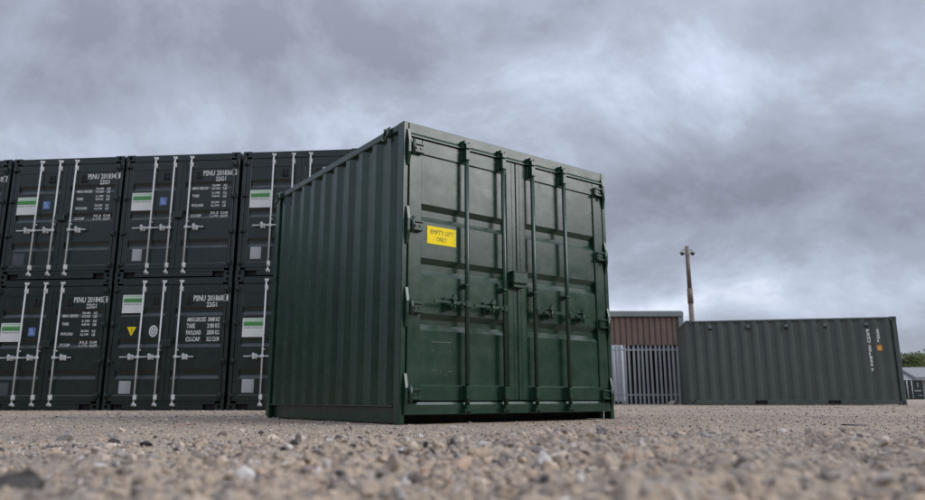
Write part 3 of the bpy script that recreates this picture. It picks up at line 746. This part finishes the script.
# ------------------------------------------------------------------ the sage container seen side-on at the right
def sage_container():
    r = empty('shipping_container', (6.9977, 21.9978, 0), -0.1898)
    tag(r, 'weathered grey green container seen side on at right with orange sticker', 'container')
    # long side runs along local x: the end walls stand at x = 0 and x = LL
    LL, WW, H = 6.058, 2.438, 2.591; P = SAGE
    for x in (0, 1):
        x0, x1 = (0.0, 0.13) if not x else (LL-0.13, LL)
        for b in (0, 1):
            y0, y1 = (0, 0.13) if not b else (WW-0.13, WW)
            MB().box(x0+0.003, x1-0.003, y0+0.003, y1-0.003, 0.118, H-0.118, 0.01).obj('corner_post', P, r)
            for z in (0, H-0.118): casting(LL, x, WW, b, z, P, r)
        corrugated(1, 0.13, WW-0.13, 0.16, H-0.07, 0.02 if not x else LL-0.02, sgn=1 if not x else -1).obj('end_wall', P, r)
        MB().box(x0+0.01, x1-0.01, 0.162, WW-0.162, H-0.09, H-0.01).obj('top_rail', P, r)
        MB().box(x0+0.01, x1-0.01, 0.162, WW-0.162, 0.02, 0.16).obj('bottom_rail', P, r)
    for b in (0, 1):
        o = 0.014 if not b else WW-0.014; y0, y1 = (0.004, 0.06) if not b else (WW-0.06, WW-0.004)
        corrugated(0, 0.13, LL-0.13, 0.16, H-0.06, o, pitch=0.335, depth=0.048, sgn=1 if not b else -1).obj('side_wall', P, r)
        MB().box(0.178, LL-0.178, y0, y1, H-0.062, H-0.012).obj('top_rail', P, r)
        br = MB(); xs = [0.178, 1.885, 2.235, 3.935, 4.285, LL-0.178]
        for k in (0, 2, 4): br.box(xs[k], xs[k+1], y0, y1, 0.02, 0.16, 0.005)
        for k in (1, 3): br.box(xs[k], xs[k+1], y0+0.002, y1-0.002, 0.135, 0.158, 0.003)
        br.obj('bottom_rail', P, r)
        for k in (1, 3): MB().box(xs[k], xs[k+1], min(o, WW/2)+0.02 if not b else WW-0.09, 0.09 if not b else WW-0.03, 0.02, 0.134, 0).obj('fork_pocket_shade', GASKET_SHADE, r)  # black block, the shade inside the fork pocket given as colour
    MB().box(0.06, LL-0.06, 0.05, WW-0.05, H-0.03, H-0.018, 0).obj('roof', P, r)
    MB().box(0.1, LL-0.1, 0.1, WW-0.1, 0.12, 0.15, 0).obj('floor', GASKET_SHADE, r)
    for x in (0.737, 1.86, 2.961, 4.071, 5.214):
        v = MB().prism([(0.012, 2.42), (-0.002, 2.42), (-0.024, 2.36), (-0.024, 2.33), (0.012, 2.33)], 0, x-0.05, x+0.05); v.obj('vent', P, r)
        MB().box(x-0.044, x+0.044, -0.026, 0.01, 2.275, 2.329, 0).obj('vent_shade', GASKET_SHADE, r)  # solid black block painted as the shaded mouth of the vent
    # upright lettering: one character above the other
    z = 2.225
    for ch in 'PSNU 201856 7':
        if ch != ' ':
            text_obj('registration_lettering', ch, 5.200, 5.285 if ch != '1' else 5.24, z-0.094, z, 0.008, LETTER, r, bold=0.05); z -= 0.106
        else: z -= 0.05
    z = 2.225
    for ch in '22G1':
        text_obj('size_code', ch, 5.470, 5.550 if ch != '1' else 5.51, z-0.088, z, 0.008, LETTER, r, bold=0.05); z -= 0.100
    MB().box(5.43, 5.585, 0.004, 0.010, 1.565, 1.755, 0.001).obj('sticker', ORANGE, r)
    MB().box(5.455, 5.56, 0.0015, 0.0035, 1.60, 1.72, 0).obj('sticker_print', AMBER, r)
    return r
sage_container()

# ------------------------------------------------------------------ palisade fence, shed, pole
def palisade():
    r = empty('palisade_fence', (2.0, 24.6, 0)); n = 68; p = 0.152; h = 2.03
    tag(r, 'grey steel palisade fence between green containers below brown cladding', 'fence')
    b = MB(); w = 0.039     # W-section pale with a pointed, splayed head
    prof = [(-w, 0.018), (-w*0.62, 0.0), (-w*0.22, 0.0), (0, -0.012), (w*0.22, 0.0), (w*0.62, 0.0), (w, 0.018)]
    m = len(prof); vs = []
    for (z, k) in ((0.03, 1), (h-0.12, 1), (h, 0.30)):
        for (x, y) in prof: vs.append((x*k, y, z))
    b.add(vs, [(i*m+j, i*m+j+1, (i+1)*m+j+1, (i+1)*m+j) for i in range(2) for j in range(m-1)])
    vs2 = [(x, y+0.004, z) for (x, y, z) in vs]; b.add(vs2, [(i*m+j, (i+1)*m+j, (i+1)*m+j+1, i*m+j+1) for i in range(2) for j in range(m-1)])
    me = b.mesh('pale', FENCE); rr = random.Random(3)
    for k in range(n):
        o = link('pale', me, r); o.location = (k*p+rr.uniform(-.006, .006), -0.035, rr.uniform(-.012, .012)); o.rotation_euler = (0, rr.uniform(-.006, .006), 0)
    for z in (0.32, 1.86): MB().box(-0.1, n*p, -0.012, 0.03, z-0.025, z+0.025).obj('rail', FENCE, r)
    for k in range(5): MB().box(k*2.6-0.03, k*2.6+0.03, 0.032, 0.10, 0, 1.98).obj('post', FENCE, r)
palisade()
def shed():
    x0, x1, yf, yb = 0.6, 8.20, 26.0, 33.0
    r = empty('open_fronted_shed', (x0, yf, 0)); W = x1-x0; D = yb-yf; zt = 3.36
    tag(r, 'open fronted shed with brown cladding band and grey roof trim behind fence', 'shed')
    n = 34; q = (W-0.26)/n; rr = random.Random(9)
    for k in range(n):
        a = 0.06+k*q
        MB().prism([(a+0.004, 0.0), (a+0.03, -0.028), (a+q*0.62, -0.028), (a+q*0.62+0.028, 0.0), (a+q-0.004, 0.0), (a+q-0.004, 0.012), (a+0.004, 0.012)], 2, 2.13+rr.uniform(-.01, .01), 3.175).obj('cladding_sheet', BROWN, r)
    MB().box(-0.1, W, -0.10, 0.05, 3.18, zt, 0.01).obj('roof_trim', FASCIA, r)
    MB().box(W-0.19, W, -0.07, 0.045, 0.0, 3.178, 0.01).obj('corner_trim', FASCIA, r)
    MB().box(W-0.10, W-0.01, 0.05, D, 0.0, zt-0.02, 0.01).obj('side_wall', FASCIA, r)
    MB().box(0.0, 0.09, 0.05, D, 0.0, zt-0.02, 0.01).obj('side_wall', SHADEWALL, r)
    MB().box(0.09, W-0.10, D-0.1, D, 0.0, zt-0.02, 0.01).obj('back_wall', SHADEWALL, r)
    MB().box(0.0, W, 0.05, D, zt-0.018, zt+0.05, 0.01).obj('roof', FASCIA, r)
    MB().box(0.1, W-0.2, 0.02, 0.12, 2.02, 2.125, 0.01).obj('lintel', SHADEWALL, r)
    MB().box(0.05, W-0.12, 2.0, 2.1, 0.0, 2.9, 0.01).obj('inner_partition', SHADEWALL, r)
shed()
def white_sheet():
    r = empty('steel_sheet', (4.3, 25.5, 0.0))
    tag(r, 'white corrugated steel sheet standing upright behind the palisade fence', 'steel sheet')
    c = corrugated(0, 0, 1.50, 0.12, 2.10, -0.02, pitch=0.25, depth=0.03); c.obj('sheet', SHEET, r)
    f = MB().box(-0.02, 1.52, 0.012, 0.05, 2.04, 2.10).box(-0.02, 1.52, 0.012, 0.05, 0.10, 0.16).box(-0.02, 0.03, 0.012, 0.06, 0, 2.1).box(1.47, 1.52, 0.012, 0.06, 0, 2.1)
    f.obj('frame', SHEET, r)
white_sheet()
def pole():
    r = empty('camera_pole', (9.19, 28.0, 0))
    tag(r, 'tall brown pole with two dome cameras rising behind the side on container', 'pole')
    MB().tube([(0, 0, 0), (0, 0, 4.05)], [0.105, 0.098], 14).tube([(0, 0, 3.95), (0, 0, 4.55)], [0.115, 0.112], 14).obj('pole_base', POLE, r)
    MB().tube([(0, 0, 4.5), (0, 0, 6.30)], [0.090, 0.080], 14).obj('pole_shaft', POLE, r)
    for s in (-1, 1):
        MB().tube([(s*0.06, 0, 6.12), (s*0.17, -0.02, 6.17), (s*0.205, -0.03, 6.13), (s*0.21, -0.03, 6.08)], 0.018, 8).obj('bracket', CAMWHITE, r)
        t = MB(); n = 12; prof = [(0.0, 6.10), (0.06, 6.095), (0.095, 6.05), (0.10, 5.99)]
        t.tube([(s*0.21, -0.03, 6.10), (s*0.21, -0.03, 6.06), (s*0.21, -0.03, 5.99)], [0.055, 0.095, 0.10], 14)
        h = t.obj('dome_camera', CAMWHITE, r)
        MB().tube([(s*0.21, -0.03, 5.988), (s*0.21, -0.03, 5.95), (s*0.21, -0.03, 5.915)], [0.088, 0.072, 0.03], 14).obj('dome', SMOKED, h)
pole()

# ------------------------------------------------------------------ far right: another container, a pale roofed shed, trees
def far_container():
    r = empty('shipping_container', (60.0, 97.0, 0), -0.12); k = 2.6/2.591
    tag(r, 'small distant dark container with pale door rods at the right edge', 'container')
    MB().box(0, 0.12, 0, 6, 0, 2.59, 0.02).box(0.12, 2.44, 0.08, 6, 0.10, 2.56, 0.02).box(2.36, 2.48, 0, 6, 0, 2.59, 0.02).box(0.12, 2.36, 0, 6, 2.44, 2.585, 0.02).box(0.12, 2.36, 0, 0.08, 0.02, 0.17, 0.02).obj('body', BLACKGREEN, r)
    for (a, b) in ((0.13, 1.22), (1.24, 2.35)): MB().box(a, b, 0.02, 0.07, 0.18, 2.43, 0.02).obj('door', BLACKGREEN, r)
    for x in (0.45, 1.05): MB().tube([(x, -0.05, 0.1), (x, -0.05, 2.5)], 0.06, 8).obj('lock_rod', GALV, r)
    for (a, b, c, d) in ((1.75, 1.90, 1.65, 2.25), (1.35, 2.2, 1.08, 1.26), (1.75, 2.3, 0.47, 0.58)): MB().box(a, b, -0.01, 0.019, c, d, 0).obj('panel_mark', GREYPRINT, r)
far_container()
def far_shed():
    r = empty('pale_shed', (71.5, 118.0, 0), -0.1); 
    tag(r, 'distant shed with pale sheet roof beyond the small dark container', 'shed')
    MB().box(0, 12, 0, 9, 0, 3.1, 0.02).obj('wall', PALEROOF, r)
    MB().prism([(-0.3, 3.1), (4.5, 4.9), (9.3, 3.1), (9.3, 2.95), (-0.3, 2.95)], 0, -0.3, 3.1).obj('roof', PALEROOF, r)
    MB().prism([(-0.6, 3.55), (4.5, 5.35), (9.6, 3.55), (9.6, 3.0), (-0.6, 3.0)], 0, 3.2, 12.3).obj('roof', PALEROOF, r)
far_shed()
def tree(x, y, h, seed, label, rad):
    rr = np.random.default_rng(seed); r = empty('broadleaf_tree', (x, y, 0)); tag(r, label, 'tree', 'trees on the skyline at right')
    t = MB().tube([(0, 0, 0), (0.1, 0.05, h*0.25), (0.0, 0.1, h*0.55), (0.15, 0, h*0.8)], [0.28, 0.22, 0.14, 0.05], 8)
    for k in range(9):
        a = rr.uniform(0, 6.28); z0 = h*rr.uniform(0.25, 0.6); l = rad*rr.uniform(0.5, 0.9)
        t.tube([(0.05, 0.05, z0), (math.cos(a)*l*0.5, math.sin(a)*l*0.5, z0+l*0.4), (math.cos(a)*l, math.sin(a)*l, z0+l*0.6)], [0.10, 0.06, 0.02], 6)
    t.obj('trunk', BARK, r)
    cl = []                                            # clumps of leaves through the crown
    for k in range(46):
        d = rr.normal(size=3); d /= np.linalg.norm(d); q = rr.random()**0.4
        cl.append((d[0]*rad*q, d[1]*rad*q, h*0.53+d[2]*h*0.43*q, rr.uniform(0.8, 1.5)))
    n = 7000; ci = rr.integers(0, len(cl), n); C = np.array(cl)[ci]
    d = rr.normal(size=(n, 3)); d /= np.linalg.norm(d, axis=1)[:, None]; P = C[:, :3]+d*(C[:, 3]*rr.random(n)**0.4)[:, None]*0.9
    u = rr.normal(size=(n, 3)); u /= np.linalg.norm(u, axis=1)[:, None]; w = np.cross(u, rr.normal(size=(n, 3))); w /= np.linalg.norm(w, axis=1)[:, None]
    s = rr.uniform(0.14, 0.30, n)[:, None]
    V = np.stack([P-u*s, P+w*s*0.5, P+u*s, P-w*s*0.5], 1).reshape(-1, 3)
    me = bpy.data.meshes.new('crown'); F = np.arange(n*4).reshape(-1, 4)
    me.from_pydata(V.tolist(), [], F.tolist()); me.materials.append(LEAF)
    at = me.attributes.new('tone', 'FLOAT', 'POINT'); tone = np.clip(np.array([rr.random() for _ in cl])[ci]*0.6+rr.random(n)*0.4, 0, 1)
    at.data.foreach_set('value', np.repeat(tone, 4).astype(np.float32))
    link('crown', me, r)
tree(85.8, 138.0, 9.6, 1, 'rounded green tree just right of the side on container', 4.4)
tree(90.8, 142.0, 10.4, 2, 'green tree at the right edge of the picture above the pale roof', 4.8)
tree(98.0, 143.0, 9.0, 3, 'green tree at the end of the skyline row, just out of frame', 4.8)

# unseen tree belt added right of and behind the camera to darken low reflections
def reflection_tree_belt():
    rr = np.random.default_rng(21); n = 30000
    a = np.radians(rr.uniform(66, 292, n)); edge = 8.0+3.0*(fbm(a*9, a*0, 1.0, 77)-0.5)*2+1.6*(fbm(a*40, a*0+3, 1.0, 78)-0.5)*2
    z = edge*rr.random(n)**0.8; rad = 40+rr.normal(size=n)*1.6*np.sqrt(np.clip(1.05-z/edge, 0.05, 1))
    P = np.stack([rad*np.sin(a), rad*np.cos(a), z], -1)
    u = rr.normal(size=(n, 3)); u /= np.linalg.norm(u, axis=1)[:, None]; w = np.cross(u, rr.normal(size=(n, 3))); w /= np.linalg.norm(w, axis=1)[:, None]
    s = rr.uniform(0.25, 0.55, n)[:, None]
    V = np.stack([P-u*s, P+w*s*0.6, P+u*s, P-w*s*0.6], 1).reshape(-1, 3)
    me = bpy.data.meshes.new('reflection_tree_belt'); me.from_pydata(V.tolist(), [], np.arange(n*4).reshape(-1, 4).tolist()); me.materials.append(LEAF)
    at = me.attributes.new('tone', 'FLOAT', 'POINT'); at.data.foreach_set('value', np.repeat(rr.random(n)*0.6, 4).astype(np.float32))
    tag(link('reflection_tree_belt', me), 'unseen belt of green trees added outside the frame to darken reflections', 'trees', kind='stuff')
reflection_tree_belt()

# ------------------------------------------------------------------ stones one can pick out
STONES = [
 (0.66, 3.42, (0.048, 0.040, 0.036), STONE_GREY, 'upright grey stone in front of the green container right corner'),
 (1.02, 2.98, (0.060, 0.045, 0.030), STONE_GREY, 'rounded grey stone in the foreground below the grey fence'),
 (0.92, 1.72, (0.042, 0.034, 0.022), STONE_PALE, 'largest pale stone in the blurred foreground at right'),
 (0.64, 1.86, (0.022, 0.02, 0.014), STONE_DARK, 'dark stone in the foreground left of the big pale stone'),
 (-1.28, 2.92, (0.050, 0.035, 0.028), STONE_DARK, 'dark brown stone in the foreground under the left stack'),
 (-0.52, 2.22, (0.022, 0.018, 0.017), STONE_DARK, 'small black stone in the foreground left of the green container'),
 (2.21, 4.91, (0.17, 0.06, 0.012), STONE_PALE, 'flat pale slab lying on the gravel below the side on container'),
 (1.12, 4.90, (0.16, 0.07, 0.016), STONE_PINK, 'flat pinkish slab near the green container right corner'),
 (3.01, 5.54, (0.13, 0.07, 0.016), STONE_GREY, 'low grey clod on the gravel at the far right'),
 (-2.27, 5.94, (0.15, 0.06, 0.010), STONE_PINK, 'flat pink rubble piece on gravel before the stacked containers'),
 (7.05, 23.9, (0.22, 0.10, 0.12), STONE_PALE, 'pale rubble block at the foot of the palisade fence'),
]
for k, (x, y, s, m, lab) in enumerate(STONES): stone_thing(x, y, s, m, 100+k, lab)
